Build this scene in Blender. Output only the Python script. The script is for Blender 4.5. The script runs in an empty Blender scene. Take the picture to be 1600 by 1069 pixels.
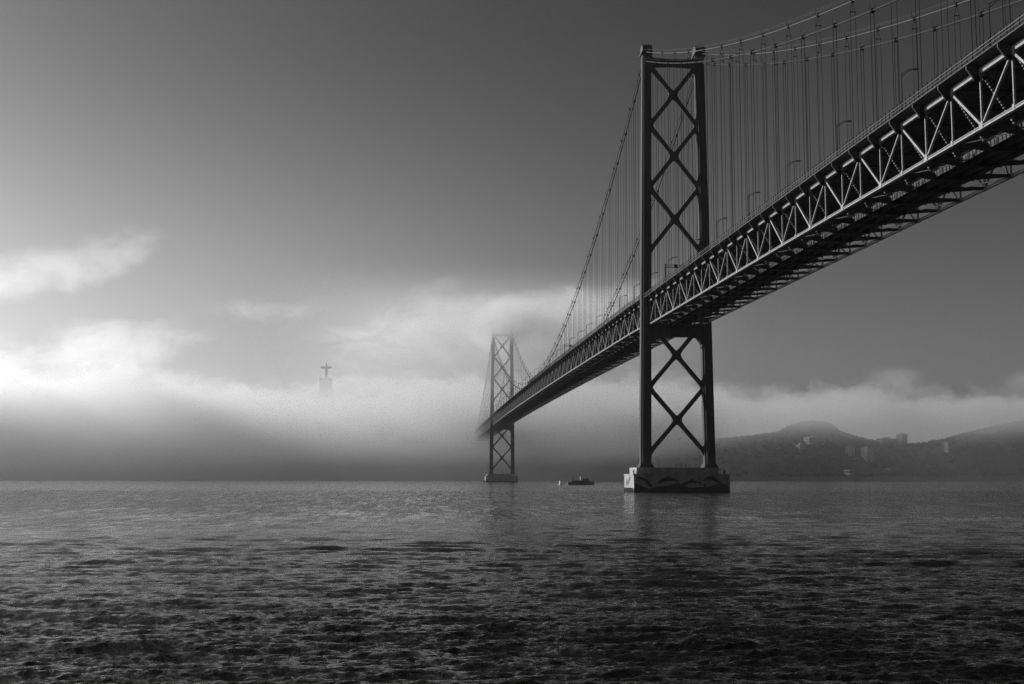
import bpy, math, random
import numpy as np
from mathutils import Matrix, Vector, noise

# ------------------------------------------------------------------ camera, sky, sun, exposure
sc = bpy.context.scene
COL = sc.collection
R = math.radians
CAM = (-109.25, -500.33, 5.77)
YAW = 4.587
cam = bpy.data.objects.new('camera', bpy.data.cameras.new('camera'))
COL.objects.link(cam)
sc.camera = cam
cam.data.sensor_width = 36
cam.data.lens = 42.72
cam.data.clip_start = 0.5
cam.data.clip_end = 40000
cam.matrix_world = (Matrix.Translation(CAM) @ Matrix.Rotation(R(-YAW), 4, 'Z')
                    @ Matrix.Rotation(R(96.35), 4, 'X') @ Matrix.Rotation(R(.164), 4, 'Z'))
SUN_AZ, SUN_EL = -60.0, 22.0            # degrees from +Y (away from the camera), negative is left
SUN_DIR = Vector((math.sin(R(SUN_AZ)) * math.cos(R(SUN_EL)), math.cos(R(SUN_AZ)) * math.cos(R(SUN_EL)), math.sin(R(SUN_EL))))
sun = bpy.data.objects.new('sun', bpy.data.lights.new('sun', 'SUN'))
COL.objects.link(sun)
sun.data.energy = 5.0
sun.data.angle = R(.5)
sun.data.color = (1, 1, 1)
sun.location = (-500, 0, 600)
sun.rotation_euler = SUN_DIR.to_track_quat('Z', 'Y').to_euler()
sc.view_settings.view_transform = 'Standard'
sc.view_settings.look = 'None'
sc.view_settings.gamma = 1
sc.view_settings.exposure = 0
SKY_STRENGTH = .1
cy = sc.cycles
cy.volume_bounces = 3
cy.volume_step_rate = 1.0
cy.volume_max_steps = 256
cy.max_bounces = 8
cy.sample_clamp_indirect = 1.5
cy.sample_clamp_direct = 6
cy.use_denoising = True
cy.denoising_input_passes = 'RGB_ALBEDO_NORMAL'
cy.denoising_prefilter = 'NONE'
cy.use_adaptive_sampling = True
cy.adaptive_threshold = .025

world = bpy.data.worlds.new('World')
sc.world = world
world.use_nodes = True


class N:
    """small wrapper for node building"""
    def __init__(s, tree):
        s.t = tree
        s.t.nodes.clear()

    def n(s, kind, ins=None, **kw):
        nd = s.t.nodes.new(kind)
        for k, v in kw.items():
            setattr(nd, k, v)
        for k, v in (ins or {}).items():
            if isinstance(v, bpy.types.NodeSocket):
                s.t.links.new(v, nd.inputs[k])
            else:
                nd.inputs[k].default_value = v
        return nd

    def m(s, op, a, b=None, c=None, clamp=False):
        ins = {0: a}
        if b is not None:
            ins[1] = b
        if c is not None:
            ins[2] = c
        return s.n('ShaderNodeMath', ins, operation=op, use_clamp=clamp).outputs[0]

    def ramp(s, v, a, b, lo=0., hi=1., smooth=True):
        return s.n('ShaderNodeMapRange', {0: v, 1: a, 2: b, 3: lo, 4: hi},
                   interpolation_type='SMOOTHSTEP' if smooth else 'LINEAR').outputs[0]

    def noise(s, vec, scale, detail=4, rough=.5, dist=0., lac=2.):
        return s.n('ShaderNodeTexNoise', {'Vector': vec, 'Scale': scale, 'Detail': detail, 'Roughness': rough,
                                          'Distortion': dist, 'Lacunarity': lac}).outputs[0]

    def mapping(s, vec, loc=(0, 0, 0), rot=(0, 0, 0), scale=(1, 1, 1)):
        return s.n('ShaderNodeMapping', {'Vector': vec, 'Location': loc, 'Rotation': rot, 'Scale': scale}).outputs[0]


g = N(world.node_tree)
sky = g.n('ShaderNodeTexSky', sky_type='NISHITA', sun_disc=False)
sky.sun_elevation = R(SUN_EL)
sky.sun_rotation = R(SUN_AZ)
sky.dust_density = 1.5
sky.air_density = 2.0
red = g.n('ShaderNodeSeparateColor', {0: sky.outputs[0]}).outputs[0]      # red-filtered black and white film
val = g.m('MULTIPLY', g.m('POWER', g.m('MULTIPLY', red, .1), 2.2), 9.6)
# the glow round the sun is veiled: roll it off softly
val = g.m('DIVIDE', val, g.m('ADD', 1, g.m('MULTIPLY', val, .045)))
# a thin milky veil low in the sky towards the sun side
tc = g.n('ShaderNodeTexCoord').outputs['Generated']
sx = g.n('ShaderNodeSeparateXYZ', {0: tc})
elev = g.m('DIVIDE', sx.outputs[2], g.m('SQRT', g.m('ADD', g.m('MULTIPLY', sx.outputs[0], sx.outputs[0]), g.m('MULTIPLY', sx.outputs[1], sx.outputs[1]))))
azim = g.m('ARCTAN2', sx.outputs[0], sx.outputs[1])
veil_ = g.m('MULTIPLY', g.ramp(elev, .38, .12, 0, .34), g.ramp(azim, R(16), R(-3)))
val = g.m('MULTIPLY', val, g.m('ADD', 1, veil_))
# distant cloud: soft patches of billow and wisp by direction
wv = g.mapping(tc, loc=(3.1, 1.7, .4), rot=(0, R(22), 0), scale=(1.0, 1.0, 1.6))
n1 = g.noise(wv, 13.0, 9, .58, .35)
n2 = g.noise(wv, 46.0, 6, .6, .4)
nn = g.m('ADD', g.m('MULTIPLY', n1, .75), g.m('MULTIPLY', n2, .25))
acc = None
for (ca, ce, ra, re, tilt, st) in (
        (-16.2, 9.0, 6.4, 1.6, 18, 1.0), (-14.5, 5.6, 5.2, 2.3, 12, .95), (-19.5, 5.0, 5.5, 1.9, 5, .9), (-20., 7.4, 5.5, 3.0, 10, .5), (-6.6, 7.7, 4.2, .8, 4, .5),
        (.3, 8.2, 3.6, 1.2, 14, .55), (4.2, 6.6, 5.0, 2.4, 18, .45), (-13.5, 5.0, 7.5, 1.0, 0, .45), (22.0, 4.4, 1.7, .8, 10, .8), (27.6, 4.2, 2.0, 1.0, 15, .8),
        (16.8, 4.2, 2.4, .5, 3, .6), (24.8, 5.6, .8, 1.0, 60, .35), (36, 8, 6, 2, 10, .8), (-32, 9, 7, 3, 10, .9)):
    da = g.m('SUBTRACT', azim, R(ca))
    de = g.m('SUBTRACT', elev, math.tan(R(ce)))
    ct, st_ = math.cos(R(tilt)), math.sin(R(tilt))
    p = g.m('DIVIDE', g.m('ADD', g.m('MULTIPLY', da, ct), g.m('MULTIPLY', de, st_)), R(ra))
    qv = g.m('DIVIDE', g.m('SUBTRACT', g.m('MULTIPLY', de, ct), g.m('MULTIPLY', da, st_)), R(re))
    # flat-footed: softer below than above
    rr = g.m('SQRT', g.m('ADD', g.m('MULTIPLY', p, p), g.m('MULTIPLY', qv, qv)))
    mk = g.m('MULTIPLY', g.ramp(rr, 1.35, .15), st)
    acc = mk if acc is None else g.m('MAXIMUM', acc, mk)
cl = g.ramp(g.m('ADD', g.m('MULTIPLY', acc, .66), g.m('MULTIPLY', nn, 1.75)), 1.05, 1.72)
cl = g.m('MULTIPLY', cl, g.ramp(acc, 0, .25))
val2 = g.m('ADD', val, g.m('MULTIPLY', g.m('MULTIPLY', cl, g.ramp(azim, R(-24), R(0), .40, .85, False)), val))
bg = g.n('ShaderNodeBackground', {0: val2, 1: SKY_STRENGTH})
g.n('ShaderNodeOutputWorld', {0: bg.outputs[0]})


# ------------------------------------------------------------------ helpers
class MB:
    """collects shapes and links them as ONE mesh object"""
    def __init__(s):
        s.v, s.f, s.mi = [], [], []
        s.cur = 0

    def add(s, vs, fs):
        b = len(s.v)
        s.v += [tuple(p) for p in vs]
        s.f += [tuple(i + b for i in f) for f in fs]
        s.mi += [s.cur] * len(fs)
        return s

    def box(s, x0, x1, y0, y1, z0, z1):
        return s.add([(x0, y0, z0), (x1, y0, z0), (x1, y1, z0), (x0, y1, z0), (x0, y0, z1), (x1, y0, z1), (x1, y1, z1), (x0, y1, z1)],
                     [(3, 2, 1, 0), (4, 5, 6, 7), (0, 1, 5, 4), (1, 2, 6, 5), (2, 3, 7, 6), (3, 0, 4, 7)])

    def beam(s, a, b, w, h, up=(0, 0, 1)):
        """rectangular bar, w across, h along 'up'"""
        a, b = Vector(a), Vector(b)
        d = (b - a).normalized()
        u = Vector(up)
        if abs(d.dot(u)) > .98:
            u = Vector((0, 1, 0))
        r = d.cross(u).normalized()
        u = r.cross(d).normalized()
        r, u = r * (w / 2), u * (h / 2)
        return s.add([a - r - u, a + r - u, a + r + u, a - r + u, b - r - u, b + r - u, b + r + u, b - r + u],
                     [(0, 1, 2, 3), (7, 6, 5, 4), (0, 4, 5, 1), (1, 5, 6, 2), (2, 6, 7, 3), (3, 7, 4, 0)])

    def tube(s, pts, rad, n=6, cap=True):
        pts = [Vector(p) for p in pts]
        rs = rad if isinstance(rad, (list, tuple)) else [rad] * len(pts)
        vs, fs = [], []
        for i, p in enumerate(pts):
            d = (pts[min(i + 1, len(pts) - 1)] - pts[max(i - 1, 0)]).normalized()
            u = Vector((0, 0, 1)) if abs(d.z) < .95 else Vector((0, 1, 0))
            r = d.cross(u).normalized()
            u = r.cross(d)
            for k in range(n):
                a = 2 * math.pi * k / n
                vs.append(p + (r * math.cos(a) + u * math.sin(a)) * rs[i])
        for i in range(len(pts) - 1):
            for k in range(n):
                k2 = (k + 1) % n
                fs.append((i * n + k, i * n + k2, (i + 1) * n + k2, (i + 1) * n + k))
        if cap:
            fs.append(tuple(range(n))[::-1])
            fs.append(tuple(range((len(pts) - 1) * n, len(pts) * n)))
        return s.add(vs, fs)

    def prism(s, poly, y0, y1):
        """poly of (x, z), thickness along y"""
        n = len(poly)
        vs = [(x, y0, z) for x, z in poly] + [(x, y1, z) for x, z in poly]
        fs = [tuple(range(n)), tuple(range(2 * n - 1, n - 1, -1))]
        fs += [(i, i + n, (i + 1) % n + n, (i + 1) % n) for i in range(n)]
        return s.add(vs, fs)

    def prism_x(s, poly, x0, x1):
        n = len(poly)
        vs = [(x0, y, z) for y, z in poly] + [(x1, y, z) for y, z in poly]
        fs = [tuple(range(n))[::-1], tuple(range(n, 2 * n))]
        fs += [(i, (i + 1) % n, (i + 1) % n + n, i + n) for i in range(n)]
        return s.add(vs, fs)

    def prism_z(s, poly, z0, z1):
        n = len(poly)
        vs = [(x, y, z0) for x, y in poly] + [(x, y, z1) for x, y in poly]
        fs = [tuple(range(n))[::-1], tuple(range(n, 2 * n))]
        fs += [(i, (i + 1) % n, (i + 1) % n + n, i + n) for i in range(n)]
        return s.add(vs, fs)

    def lathe(s, prof, cx=0, cy=0, n=16, sx=1., sy=1.):
        vs, fs = [], []
        for r, z in prof:
            for k in range(n):
                a = 2 * math.pi * k / n
                vs.append((cx + r * math.cos(a) * sx, cy + r * math.sin(a) * sy, z))
        for i in range(len(prof) - 1):
            for k in range(n):
                k2 = (k + 1) % n
                fs.append((i * n + k, i * n + k2, (i + 1) * n + k2, (i + 1) * n + k))
        fs.append(tuple(range(n))[::-1])
        fs.append(tuple(range((len(prof) - 1) * n, len(prof) * n)))
        return s.add(vs, fs)

    def build(s, name, mat, parent=None, smooth=False, recalc=True):
        me = bpy.data.meshes.new(name)
        me.from_pydata(s.v, [], s.f)
        mats = mat if isinstance(mat, (list, tuple)) else [mat]
        for mm in mats:
            me.materials.append(mm)
        if len(mats) > 1:
            me.polygons.foreach_set('material_index', s.mi)
        if recalc:
            import bmesh
            bm = bmesh.new()
            bm.from_mesh(me)
            bmesh.ops.recalc_face_normals(bm, faces=bm.faces)
            bm.to_mesh(me)
            bm.free()
        if smooth:
            me.polygons.foreach_set('use_smooth', [True] * len(me.polygons))
        o = bpy.data.objects.new(name, me)
        COL.objects.link(o)
        if parent:
            o.parent = parent
        return o


def tag(o, label=None, cat=None, group=None, kind=None):
    if label:
        o['label'] = label
    if cat:
        o['category'] = cat
    if group:
        o['group'] = group
    if kind:
        o['kind'] = kind
    return o


def empty(name, loc=(0, 0, 0), rz=0, parent=None):
    o = bpy.data.objects.new(name, None)
    o.location = loc
    o.rotation_euler = (0, 0, rz)
    o.empty_display_size = 2
    COL.objects.link(o)
    if parent:
        o.parent = parent
    return o


def copy_tree(o, parent=None):
    c = o.copy()
    COL.objects.link(c)
    c.parent = parent
    for ch in [x for x in bpy.data.objects if x.parent == o]:
        copy_tree(ch, c)
    return c


def at(px, dist):
    """world x, y of a point seen 'px' pixels across the 1600 px wide photograph, 'dist' metres out"""
    lat = (px - 800) / 1899. * dist
    a = R(YAW)
    return (CAM[0] + dist * math.sin(a) + lat * math.cos(a), CAM[1] + dist * math.cos(a) - lat * math.sin(a))


def mat(name, base=.3, rough=.6, var=.25, scale=.5, metal=0., bump=0., spec=.5, streak=False):
    m = bpy.data.materials.new(name)
    m.use_nodes = True
    q = N(m.node_tree)
    pos = q.n('ShaderNodeNewGeometry').outputs['Position']
    vec = q.mapping(pos, scale=(1, 1, .18)) if streak else pos
    nz = q.noise(vec, scale, 6, .6)
    n2 = q.noise(vec, scale * 7.3, 4, .6)
    mix = q.m('ADD', q.m('MULTIPLY', nz, .65), q.m('MULTIPLY', n2, .35))
    f = q.ramp(mix, .3, .7, base * (1 - var), base * (1 + var))
    col = q.n('ShaderNodeCombineColor', {0: f, 1: f, 2: f}).outputs[0]
    b = q.n('ShaderNodeBsdfPrincipled', {'Base Color': col, 'Roughness': q.ramp(n2, .3, .7, rough * .85, min(1, rough * 1.15)),
                                         'Metallic': metal, 'Specular IOR Level': spec})
    if bump:
        bp = q.n('ShaderNodeBump', {'Height': n2, 'Strength': bump, 'Distance': .2})
        q.t.links.new(bp.outputs[0], b.inputs['Normal'])
    q.n('ShaderNodeOutputMaterial', {0: b.outputs[0]})
    return m


STEEL_SHADED = mat('shaded_steel', .065, .65, .3, .25, streak=True, spec=.15)  # same paint as the truss, darkened to stand in for shade
STEEL_SUNLIT = mat('sunlit_steel', .23, .5, .25, .6, spec=.4)  # same paint as the towers, lightened to stand in for sunlight
CABLE = mat('cable_wrap', .025, .7, .2, .8, spec=.2)
CABLE_NEW = mat('new_cable_wrap', .055, .6, .2, .8)
ROPE = mat('hanger_rope', .015, .8, .2, .8, spec=.1)
ROADM = mat('deck_plate', .05, .8, .3, .4)
RAILM = mat('galvanised_rail', .12, .4, .2, 1.2, metal=.2)
LAMPM = mat('lamp_metal', .02, .7, .2, 2., spec=.1)
CONC = None
PAINT_D = mat('mural_dark', .05, .7, .4, .35)
PAINT_M = mat('mural_mid', .07, .7, .4, .35)
HULL = mat('hull_paint', .17, .5, .2, .8)
WHITE = mat('white_paint', .75, .45, .08, .8)
GREYP = mat('grey_paint', .3, .5, .15, .8)
GLASS = mat('dark_glass', .03, .15, .1, .8)
WALLM = mat('pale_render', .30, .8, .2, .15)
WALLD = mat('grey_render', .14, .8, .2, .15)
ROOFM = mat('tile_roof', .12, .8, .2, .3)
BARK = mat('bark', .07, .9, .3, 2.)
STONE = mat('pale_stone', .35, .75, .15, .2)


def concrete_mat():
    m = bpy.data.materials.new('pier_concrete')
    m.use_nodes = True
    q = N(m.node_tree)
    pos = q.n('ShaderNodeNewGeometry').outputs['Position']
    z = q.n('ShaderNodeSeparateXYZ', {0: pos}).outputs[2]
    nz = q.noise(q.mapping(pos, scale=(1, 1, .3)), .5, 7, .65)
    st = q.noise(q.mapping(pos, scale=(1, 1, .06)), 1.6, 5, .6)
    f = q.ramp(q.m('ADD', q.m('MULTIPLY', nz, .5), q.m('MULTIPLY', st, .5)), .3, .7, .16, .40)
    wet = q.ramp(q.m('ADD', z, q.m('MULTIPLY', nz, 1.6)), 1.6, 2.6, .16, 1.)       # weed and tide stain at the waterline
    f = q.m('MULTIPLY', f, wet)
    col = q.n('ShaderNodeCombineColor', {0: f, 1: f, 2: f}).outputs[0]
    b = q.n('ShaderNodeBsdfPrincipled', {'Base Color': col, 'Roughness': .85})
    bp = q.n('ShaderNodeBump', {'Height': q.noise(pos, 3., 5, .6), 'Strength': .3, 'Distance': .15})
    q.t.links.new(bp.outputs[0], b.inputs['Normal'])
    q.n('ShaderNodeOutputMaterial', {0: b.outputs[0]})
    return m


CONC = concrete_mat()

# ------------------------------------------------------------------ water
def water_mat():
    m = bpy.data.materials.new('river_water')
    m.use_nodes = True
    q = N(m.node_tree)
    pos = q.n('ShaderNodeNewGeometry').outputs['Position']
    # gust patches: where the wind ruffles the surface and where it lies calmer
    gust = q.noise(q.mapping(pos, rot=(0, 0, R(-12)), scale=(.35, 1, 1)), .011, 4, .55)
    amp = q.ramp(gust, .36, .62, .75, 1.25)
    yy = q.m('ADD', q.n('ShaderNodeSeparateXYZ', {0: pos}).outputs[1], q.m('MULTIPLY', q.m('SUBTRACT', gust, .5), 260))
    calm = q.m('SUBTRACT', 1, q.m('MULTIPLY', q.ramp(yy, -60, 60), .7))                 # calmer water out in the channel
    calm = q.m('MULTIPLY', calm, q.m('SUBTRACT', 1, q.m('MULTIPLY', q.m('MULTIPLY', q.ramp(yy, -425, -385), q.ramp(yy, -230, -330)), .5)))
    calm = q.m('MULTIPLY', calm, q.ramp(yy, -400, -455, 1., 1.25))
    amp = q.m('MULTIPLY', amp, calm)
    # windrows lying along the wind out on the open reach
    row = q.noise(q.mapping(pos, rot=(0, 0, R(6)), scale=(.8, .07, 1)), 1., 3, .6, 0.)
    row2 = q.noise(q.mapping(pos, rot=(0, 0, R(-5)), scale=(.22, .03, 1)), 1., 3, .6, 0.)
    far = q.ramp(yy, -400, -280)
    rw = q.m('ADD', q.m('MULTIPLY', row, .6), q.m('MULTIPLY', row2, .4))
    amp = q.m('MULTIPLY', amp, q.m('ADD', q.m('SUBTRACT', 1, far), q.m('MULTIPLY', far, q.ramp(rw, .42, .58, .15, 1.5))))
    v1 = q.mapping(pos, rot=(0, 0, R(8)), scale=(.42, 1, 1))
    v2 = q.mapping(pos, rot=(0, 0, R(-20)), scale=(.5, 1, 1))
    h = q.m('MULTIPLY', q.noise(v1, .8, 3, .6, .3), q.ramp(yy, -430, -350, .15, .8))
    h = q.m('ADD', h, q.m('MULTIPLY', q.noise(v2, 2.2, 3, .65, .3), .42))
    h = q.m('ADD', h, q.m('MULTIPLY', q.noise(v1, 6.5, 4, .7, .3), .24))
    h = q.m('MULTIPLY', h, amp)
    bp = q.n('ShaderNodeBump', {'Height': h, 'Strength': 1.0, 'Distance': .55})
    b = q.n('ShaderNodeBsdfPrincipled', {'Base Color': (.006, .006, .006, 1), 'Roughness': .09, 'IOR': 1.333,
                                         'Normal': bp.outputs[0]})
    q.n('ShaderNodeOutputMaterial', {0: b.outputs[0]})
    return m


def build_water():
    rng = np.random.default_rng(7)
    r, rows = 9.0, []
    while r < 5900:
        rows.append(r)
        k = .30 if r < 650 else .8
        r += max(.085, r * r / 7000 * k)
    rows.append(6000.)
    rows = np.array(rows, np.float32)
    dense = np.linspace(-27, 27, 1150)
    side = np.concatenate([np.linspace(-180, -27, 110, endpoint=False), dense, np.linspace(27, 180, 110)[1:]])
    ang = np.radians(side + YAW).astype(np.float32)
    A, RR = np.meshgrid(ang, rows)
    X = (CAM[0] + RR * np.sin(A)).astype(np.float32)
    Y = (CAM[1] + RR * np.cos(A)).astype(np.float32)
    dr = np.gradient(rows)[:, None].astype(np.float32)
    Z = np.zeros_like(X)
    dX = np.zeros_like(X)
    dY = np.zeros_like(X)
    G = np.zeros_like(X)                       # gusts
    for k in range(16):
        L = rng.uniform(14, 130)
        th = rng.normal(0, .6)
        G += np.sin((X * math.sin(th) + Y * math.cos(th)) * (2 * math.pi / L) + rng.uniform(0, 6.28)) / 4
    G = np.clip(.86 + .17 * G, .5, 1.25)
    # smoother water past the first hundred metres
    G *= 1 - .46 * np.clip((Y + 462) / 90, 0, 1)
    waves = [(math.exp(rng.uniform(math.log(.30), math.log(1.6))), rng.normal(.1, .60), .034) for _ in range(90)]
    waves += [(math.exp(rng.uniform(math.log(1.6), math.log(6))), rng.normal(.12, .33), .026) for _ in range(44)]
    waves += [(math.exp(rng.uniform(math.log(6), math.log(18))), rng.normal(.1, .3), .007) for _ in range(26)]
    for L, th, slope in waves:
        kx, ky = math.sin(th) * 2 * math.pi / L, math.cos(th) * 2 * math.pi / L
        fade = np.clip((L / dr - 1.8) / 2.0, 0, 1)
        n = int((fade[:, 0] > 0).sum())
        if n < 2:
            continue
        a = slope * L / (2 * math.pi) * rng.uniform(.6, 1.4)
        ph = X[:n] * kx + Y[:n] * ky + rng.uniform(0, 6.28)
        am = a * fade[:n] * G[:n]
        c = np.cos(ph)
        Z[:n] += am * np.sin(ph)
        dX[:n] -= am * .8 * c * math.sin(th) * -1
        dY[:n] -= am * .8 * c * math.cos(th) * -1
    X, Y = X + dX, Y + dY
    nr, nc = X.shape
    co = np.stack([X, Y, Z], -1).reshape(-1, 3)
    i = np.arange(nr - 1)[:, None] * nc + np.arange(nc - 1)[None]
    quads = np.stack([i, i + nc, i + nc + 1, i + 1], -1).reshape(-1, 4)
    # close the small hole under the camera with a fan
    co = np.vstack([co, [[CAM[0], CAM[1], -.3]]])
    c0 = len(co) - 1
    tri = [(c0, k, k + 1) for k in range(nc - 1)]
    me = bpy.data.meshes.new('water')
    nq, ntri = len(quads), len(tri)
    loops = np.concatenate([quads.ravel(), np.array(tri).ravel()])
    me.vertices.add(len(co))
    me.vertices.foreach_set('co', co.astype(np.float32).ravel())
    me.loops.add(len(loops))
    me.loops.foreach_set('vertex_index', loops.astype(np.int32))
    me.polygons.add(nq + ntri)
    st = np.concatenate([np.arange(nq) * 4, nq * 4 + np.arange(ntri) * 3])
    me.polygons.foreach_set('loop_start', st.astype(np.int32))
    me.polygons.foreach_set('use_smooth', np.ones(nq + ntri, bool))
    me.update(calc_edges=True)
    me.materials.append(water_mat())
    if me.polygons[0].normal.z < 0:
        me.flip_normals()
    o = bpy.data.objects.new('water', me)
    COL.objects.link(o)
    tag(o, 'dark rippled river water filling the foreground', kind='structure')


build_water()


# ------------------------------------------------------------------ far shore
HILL = [(-900, 105), (-300, 100), (0, 98), (300, 96), (500, 112), (640, 104), (800, 96), (950, 88), (1080, 84), (1130, 84), (1180, 92), (1215, 98),
        (1235, 112), (1252, 121), (1280, 123), (1296, 118), (1312, 101), (1350, 86), (1400, 76), (1440, 78), (1480, 90),
        (1520, 106), (1560, 120), (1600, 132), (1700, 145), (1900, 150), (2400, 140), (2800, 130)]


def hill_h(px, t):
    """height of the land at picture-bearing px (a bearing from the near bank), t = 0 shore .. 1 ridge .. 2 back"""
    hx = np.interp(px, [a for a, b in HILL], [b for a, b in HILL])
    if t < .06:
        return -2 + t / .06 * 7
    if t < 1:
        s = (t - .06) / .94
        return 5 + (hx - 5) * (s * s * (3 - 2 * s)) ** .8
    return hx * (1 - .12 * (t - 1))


def hill_pt(px, t):
    d0 = np.interp(px, [-900, 0, 800, 1600, 2800], [2150, 2120, 2180, 2420, 2600])
    d = d0 + t * 320
    x, y = at(px, d)
    return x, y, d


def build_hills():
    vs, fs = [], []
    pxs = np.arange(-900, 2801, 10)
    ts = np.concatenate([np.linspace(0, 1.2, 30), np.linspace(1.3, 6, 12)])
    for px in pxs:
        for t in ts:
            x, y, d = hill_pt(px, t)
            z = hill_h(px, t)
            if t > .06:
                z += 5 * noise.fractal(Vector((x * .012, y * .012, 3)), 1, 2, 4) * min(1, t) + 1.8 * noise.noise(Vector((x * .08, y * .08, 0)))
            vs.append((x, y, z))
    n = len(ts)
    for i in range(len(pxs) - 1):
        for k in range(n - 1):
            fs.append((i * n + k, (i + 1) * n + k, (i + 1) * n + k + 1, i * n + k + 1))
    m = MB()
    m.add(vs, fs)
    o = m.build('hills', mat('hill_scrub', .03, .95, .45, .03), smooth=True)
    tag(o, 'dark wooded hills of the far bank under the fog', kind='structure')
    # woodland cover: too many crowns to count
    rnd = random.Random(3)
    w = MB()
    for k in range(2600):
        px = rnd.choice([rnd.uniform(1000, 1700), rnd.uniform(1120, 1640), rnd.uniform(1215, 1330)])
        t = rnd.uniform(.12, 1.02) if rnd.random() < .6 else rnd.uniform(.9, 1.02)
        x, y, d = hill_pt(px, t)
        z = hill_h(px, t)
        r0 = rnd.uniform(3, 6.5)
        for q in range(3):
            cx, cy_, cz, r = x + rnd.uniform(-3, 3), y + rnd.uniform(-3, 3), z + rnd.uniform(1, 4), r0 * rnd.uniform(.45, .8)
            prof = [(r * .3, cz - r * .7), (r * rnd.uniform(.85, 1.1), cz - r * .2), (r * rnd.uniform(.7, 1), cz + r * .35), (r * .25, cz + r * .85)]
            w.lathe(prof, cx, cy_, 6)
    o = w.build('woodland', mat('canopy', .03, .95, .5, .2), recalc=False)
    tag(o, 'dark tree cover over the slopes of the far hills', kind='stuff')


build_hills()


def build_light_block_bank():
    """unseen north bank behind the camera, added to block low sky light: quay edge and a rising hillside"""
    vs, fs = [], []
    ds = [(6, -1.5), (7, 3.6), (40, 3.8), (90, 6), (150, 22), (240, 44), (360, 62), (520, 74), (800, 80), (1500, 85), (2600, 70)]
    azs = list(range(92, 269, 4))
    for a in azs:
        for d, z in ds:
            dd = d / max(.25, abs(math.cos(R(a)))) if d < 100 else d / max(.45, abs(math.cos(R(a))))
            x = CAM[0] + dd * math.sin(R(a)) * (1 if d > 50 else 1)
            y = CAM[1] + dd * math.cos(R(a))
            vs.append((x, y, z + (3 * noise.noise(Vector((x * .01, y * .01, 5))) if d > 90 else 0)))
    n = len(ds)
    for i in range(len(azs) - 1):
        for k in range(n - 1):
            fs.append((i * n + k, i * n + k + 1, (i + 1) * n + k + 1, (i + 1) * n + k))
    m = MB()
    m.add(vs, fs)
    o = m.build('light_block_bank', mat('bank_ground', .06, .95, .4, .05), smooth=False)  # unseen bank, added to block the low sky behind the camera
    tag(o, 'unseen rising ground behind the camera, added to block low sky light', kind='structure')


build_light_block_bank()


def building(name, label, px, t, w, h, dep, wallm, floors=6, cols=5, stripes=False, group=None, roof=False, dz=0):
    x, y, d = hill_pt(px, t)
    z = hill_h(px, t) - 4 + dz
    e = empty(name, (x, y, z), R(-YAW) + R(30))
    tag(e, label, 'building', group)
    b = MB()
    b.box(-w / 2, w / 2, -dep / 2, dep / 2, 0, h)
    b.build('wall', wallm, e)
    r = MB()
    if roof:
        r.prism([(-w / 2 - .5, h), (w / 2 + .5, h), (0, h + w * .16)], -dep / 2 - .5, dep / 2 + .5)
    else:
        r.box(-w / 2 - .3, w / 2 + .3, -dep / 2 - .3, dep / 2 + .3, h, h + .9)
        r.box(-w * .2, w * .1, -dep * .2, dep * .2, h + .9, h + 3.4)
    r.build('roof', ROOFM if roof else wallm, e)
    if stripes:      # tall bays with pale panels
        for k in range(cols):
            cx = -w / 2 + (k + .5) * w / cols
            q = MB()
            q.box(cx - w / cols * .28, cx + w / cols * .28, -dep / 2 - .8, -dep / 2 + .01, 1, h - 1)
            q.build('facade_bay', WALLM, e)
            q = MB()
            q.box(-w / 2 - .8, -w / 2 + .01, -dep / 2 + (k + .2) * dep / cols, -dep / 2 + (k + .8) * dep / cols, 1, h - 1)
            q.build('facade_bay', WALLM, e)
    else:
        fl = h / floors
        for i in range(floors):
            q = MB()
            q.box(-w / 2 - .12, w / 2 - .4, -dep / 2 - .12, dep / 2 - .4, i * fl + fl * .35, i * fl + fl * .8)
            q.build('window_row', GLASS, e)
    return e


building('apartment_block', 'pale stepped apartment block with floor bands on the slope under the wooded knoll', 1272, .55, 44, 16, 16, WALLM, 5, 9)
building('apartment_block', 'low end wing beside the stepped apartment block, just left of it', 1251, .5, 22, 10, 14, WALLM, 3, 5)
building('office_tower', 'tall block with three bright vertical bays on the far slope', 1354, .45, 18, 30, 18, WALLD, 8, 3, stripes=True)
building('office_tower', 'slim pair of pale bays left of the three-bay block', 1327, .5, 13, 20, 13, WALLD, 6, 2, stripes=True)
building('warehouse', 'small pale gabled house near the water below the slim bays', 1323, .16, 11, 14, 16, WALLM, 2, 3, roof=True)
building('apartment_block', 'long grey block on the saddle between the two hills', 1385, .92, 46, 15, 18, WALLD, 4, 8, dz=2)
building('apartment_block', 'dark square tower standing at the right end of the long grey block', 1408, .95, 17, 28, 17, WALLD, 8, 4, dz=2)
building('shed', 'small shed with a bright end wall on the lower slope right of the bays', 1384, .3, 6, 6, 8, WHITE, 1, 2, roof=True)
building('apartment_block', 'faint narrow block alone on the slope of the right hill', 1479, .6, 10, 20, 12, WALLM, 6, 3)

# thin mast on the knoll
mx, my, md = hill_pt(1287, .98)
t = empty('radio_mast', (mx, my, 112))
tag(t, 'thin radio mast rising out of the fog above the wooded knoll', 'mast')
b = MB()
for sxx, syy in ((-1, -1), (1, -1), (0, 1)):
    b.tube([(sxx * .8, syy * .8, 0), (sxx * .25, syy * .25, 82)], .12, 5)
for k in range(27):
    z = 3 * k
    s0 = .8 - .55 * z / 82
    b.beam((-s0, -s0, z), (s0, -s0, z + 3), .08, .08)
    b.beam((s0, -s0, z), (0, s0, z + 3), .08, .08)
    b.beam((0, s0, z), (-s0, -s0, z + 3), .08, .08)
b.build('lattice', GREYP, t)
b = MB()
b.tube([(0, 0, 82), (0, 0, 89)], .07, 5)
b.build('antenna', GREYP, t)


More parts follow.
